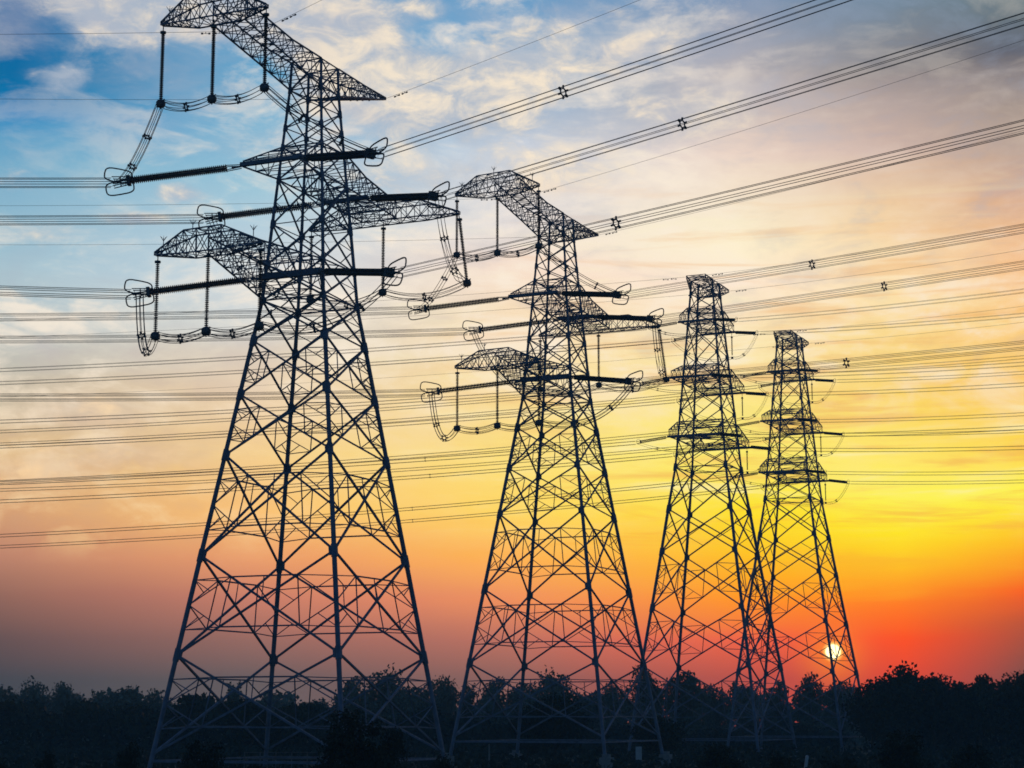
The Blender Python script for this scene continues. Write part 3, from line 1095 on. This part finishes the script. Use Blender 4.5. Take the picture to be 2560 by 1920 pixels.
FAR = [  # px, distance, top row, width in px, crown type, where
    (30, 420, 1706, 110, 0, 'at the far left edge of the wood'),
    (105, 432, 1694, 105, 3, 'second from the far left edge of the wood'),
    (185, 425, 1702, 95, 2, 'with a flat top, left of the spiky one in the far wood'),
    (262, 440, 1716, 80, 1, 'small and spiky, left of the nearest pylon'),
    (330, 428, 1709, 105, 4, 'broad, in the far wood just left of the nearest pylon'),
    (405, 436, 1716, 90, 0, 'behind the left leg of the nearest pylon'),
    (492, 430, 1722, 90, 5, 'low, between the left legs of the nearest pylon'),
    (592, 415, 1694, 80, 1, 'slender and standing up alone between the nearest pylon\'s left legs'),
    (690, 440, 1738, 110, 2, 'low and flat, behind the nearest pylon\'s back leg'),
    (790, 445, 1742, 100, 4, 'lowest, behind the front leg of the nearest pylon'),
    (885, 410, 1684, 95, 0, 'tall and rounded, right of the nearest pylon\'s front leg'),
    (960, 405, 1662, 130, 3, 'tallest and broadest, behind the nearest pylon\'s right side'),
    (1040, 425, 1700, 90, 5, 'behind the right leg of the nearest pylon'),
    (1105, 430, 1686, 85, 2, 'ragged, in the gap between nearest and second pylons, left one'),
    (1170, 436, 1700, 80, 1, 'narrow, in the gap just left of the second pylon'),
    (1240, 415, 1686, 95, 0, 'rounded, between the left legs of the second pylon'),
    (1312, 432, 1690, 90, 5, 'behind the back leg of the second pylon'),
    (1392, 408, 1668, 130, 3, 'broad domed, in the middle of the second pylon'),
    (1470, 440, 1722, 90, 4, 'low, behind the front leg of the second pylon'),
    (1540, 430, 1704, 80, 2, 'ragged, between the front and right legs of the second pylon'),
    (1606, 395, 1656, 95, 0, 'tall, where two pylons\' legs meet'),
    (1705, 392, 1658, 100, 5, 'tall and pointed, at the second leg of the third pylon'),
    (1775, 440, 1706, 90, 2, 'low, in the middle of the third pylon'),
    (1850, 436, 1700, 90, 4, 'low, behind the right legs of the third pylon'),
    (1935, 442, 1690, 80, 1, 'narrow, at the left legs of the farthest pylon'),
    (2018, 425, 1674, 85, 0, 'rounded, under the sun in the middle of the farthest pylon'),
    (2092, 430, 1684, 80, 5, 'small, just right of the sun below the farthest pylon'),
]
for px, Y, top, wd, pr_, where in FAR:
    tree('tree', px, Y, top, wd * 1.25, pr_, 'hazy tree ' + where, 'tree', 'hazy trees along the far wood')
RIGHTW = [
    (2165, 330, 1690, 110, 20, 'at the left end of the dark wood, right of the farthest pylon'),
    (2240, 322, 1662, 150, 21, 'large and open-crowned, third of the way along the right wood'),
    (2318, 335, 1672, 130, 20, 'beside the large open-crowned one in the right wood'),
    (2385, 338, 1690, 110, 22, 'lower, in the dip of the right wood'),
    (2430, 318, 1672, 100, 22, 'rounded and upright, left of the notch in the right wood'),
    (2492, 345, 1712, 90, 21, 'lowest, in the notch near the right edge'),
    (2546, 320, 1664, 130, 20, 'tall, at the right edge of the picture'),
]
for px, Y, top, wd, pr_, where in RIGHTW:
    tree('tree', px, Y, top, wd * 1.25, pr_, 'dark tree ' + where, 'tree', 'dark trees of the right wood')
MID = [
    (1385, 292, 1722, 150, 20, 'dark rounded tree standing inside the second pylon\'s legs'),
    (1320, 290, 1772, 90, 21, 'low dark tree at the left of the rounded one inside the second pylon'),
    (1645, 285, 1780, 110, 22, 'dark tree at the right leg of the second pylon'),
    (640, 330, 1752, 140, 21, 'dark middle-distance tree behind the nearest pylon\'s back leg'),
    (740, 330, 1748, 130, 20, 'dark middle-distance tree right of the nearest pylon\'s back leg'),
]
for px, Y, top, wd, pr_, lb in MID:
    tree('tree', px, Y, top, wd * 1.2, pr_, lb, 'tree')
BUSH = [
    (905, 130, 1762, 250, 10, 'big black bush hiding the front foot of the nearest pylon'),
    (980, 138, 1800, 130, 11, 'black bush leaning on the right of the big one'),
    (528, 122, 1830, 160, 11, 'black bush between the nearest pylon\'s left legs at the bottom edge'),
    (345, 120, 1844, 120, 12, 'small black bush at the left foot of the nearest pylon'),
    (133, 118, 1864, 90, 10, 'small rounded bush near the bottom left corner'),
    (25, 117, 1886, 110, 11, 'low bush in the bottom left corner'),
    (1112, 126, 1874, 110, 12, 'low black bush between the nearest and second pylons'),
    (640, 118, 1900, 180, 10, 'low bush under the pale railing'),
    (2240, 150, 1806, 150, 11, 'dark bush in front of the right wood'),
    (2410, 160, 1850, 160, 12, 'low dark bush right of the one before the right wood'),
    (1790, 160, 1850, 170, 10, 'wide dark bush at the foot of the third pylon'),
    (1930, 150, 1868, 130, 12, 'dark bush left of the pale marker post'),
    (2080, 150, 1876, 140, 11, 'dark bush right of the pale marker post'),
    (1400, 140, 1896, 140, 10, 'lowest bush at the bottom edge under the second pylon'),
]
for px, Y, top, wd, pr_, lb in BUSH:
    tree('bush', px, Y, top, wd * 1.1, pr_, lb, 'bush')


def mass(name, label, cat, segs, n, leaf, mat, seed):
    """one thicket: (x0, x1, y0, y1, height) boxes filled with leaves, ragged on top"""
    rnd = np.random.default_rng(seed)
    out = []
    for x0, x1, y0, y1, h, m in segs:
        x = rnd.uniform(x0, x1, m); y = rnd.uniform(y0, y1, m)
        top = h * (0.80 + 0.16 * np.sin(x * .23 + seed) * np.sin(x * .071 + 1.7 * seed) + 0.10 * np.sin(x * .61) + 0.05 * np.sin(x * 1.7 + y))
        z = top * (1 - rnd.random(m) ** 1.6) + rnd.normal(size=m) * .25
        c = np.stack([x, y, z], 1)
        a = rnd.normal(size=(m, 3)); a /= np.linalg.norm(a, axis=1)[:, None]
        b = np.cross(a, rnd.normal(size=(m, 3))); b /= np.linalg.norm(b, axis=1)[:, None]
        s = leaf * (0.55 + 0.9 * rnd.random(m))[:, None]
        out.append(np.stack([c - a * s, c + b * s * .7, c + a * s, c - b * s * .7], 1).reshape(-1, 3))
    o = link(name, quads_mesh(name, np.concatenate(out), mat))
    return tag(o, label, cat, None, 'stuff')


mass('woodland', 'hazy blue far wood along the horizon behind the pylons', 'wood',
     [(-260, 260, 470, 520, 12.5, 42000), (-270, 270, 520, 560, 5.5, 30000), (-270, 270, 560, 600, 3.0, 26000)], 0, .72, M['leaf'], 3)
mass('thicket', 'dark thicket in front of the far wood, behind the pylons\' feet', 'thicket',
     [(-140, -28, 345, 366, 10.4, 16000), (-28, 16, 372, 392, 8.2, 7000), (14, 72, 412, 436, 4.6, 12000), (70, 140, 352, 376, 13.5, 12000)], 0, .62, M['leaf_dark'], 5)
mass('undergrowth', 'low scrub covering the field around the pylon feet', 'scrub',
     [(-110, 110, 150, 300, 1.5, 16000), (-130, 130, 290, 350, 2.2, 9000)], 0, .42, M['leaf_dark'], 8)

# ------------------------------------------------------------------ small things by the pylon feet
r0 = thing('railing', (px_pos(720, 205), 205, 0), 'low pale railing at the bottom edge behind the big bush', 'railing')
Lr_ = 8.4
for z, wd in ((2.6, .16), (3.25, .07)):
    b = MB(); b.bar((-Lr_ / 2, 0, z), (Lr_ / 2, 0, z), wd); b.obj('rail', M['path'], r0)
for i in range(6):
    x = -Lr_ / 2 + Lr_ * i / 5
    b = MB(); b.bar((x, 0, -.4), (x, 0, 3.3), .12); b.obj('post', M['path'], r0)
p = thing('marker_post', (px_pos(2001, 240), 240, 0), 'pale slanting marker post standing at the bottom right of the third pylon', 'post')
b = MB(); b.bar((-.25, 0, -.4), (.15, 0, 2.1), .42, 4); b.obj('post', M['paint'], p)
b = MB(); b.bar((.15, 0, 2.1), (.18, 0, 2.28), .46, 4, .2); b.obj('cap', M['paint'], p)
s = thing('sign_board', (px_pos(1591, 268), 268, 0), 'pale upright sign board among the second pylon\'s right feet', 'sign')
b = MB(); b.box((0, 0, 2.0), .85, .10, 1.8); b.obj('board', M['paint'], s)
for x in (-.3, .3):
    b = MB(); b.bar((x, .1, -.4), (x, .1, 2.7), .10); b.obj('post', M['fitting'], s)
q = thing('slim_pole', (px_pos(1224, 255), 255, 0), 'slim grey pole under the second pylon\'s lowest beam', 'pole')
b = MB(); b.bar((0, 0, -.4), (0, 0, 3.3), .26, 8, .2); b.obj('shaft', M['concrete'], q)
b = MB(); b.bar((0, 0, 3.3), (0, 0, 3.45), .32, 8, .1); b.obj('cap', M['concrete'], q)

# ------------------------------------------------------------------ evening haze
hm = bpy.data.materials.new('evening_haze')
hm.use_nodes = True
ht = hm.node_tree
ht.nodes.clear()
pv = ht.nodes.new('ShaderNodeVolumePrincipled')
pv.inputs['Color'].default_value = (0.40, 0.78, 0.92, 1)
pv.inputs['Density'].default_value = HAZE
pv.inputs['Anisotropy'].default_value = 0.0
ho = ht.nodes.new('ShaderNodeOutputMaterial')
ht.links.new(pv.outputs[0], ho.inputs['Volume'])
hb = MB()
hb.box((0, 180, 44), 1420, 1000, 94)
hz = hb.obj('haze', hm)
tag(hz, None, None, None, 'stuff')
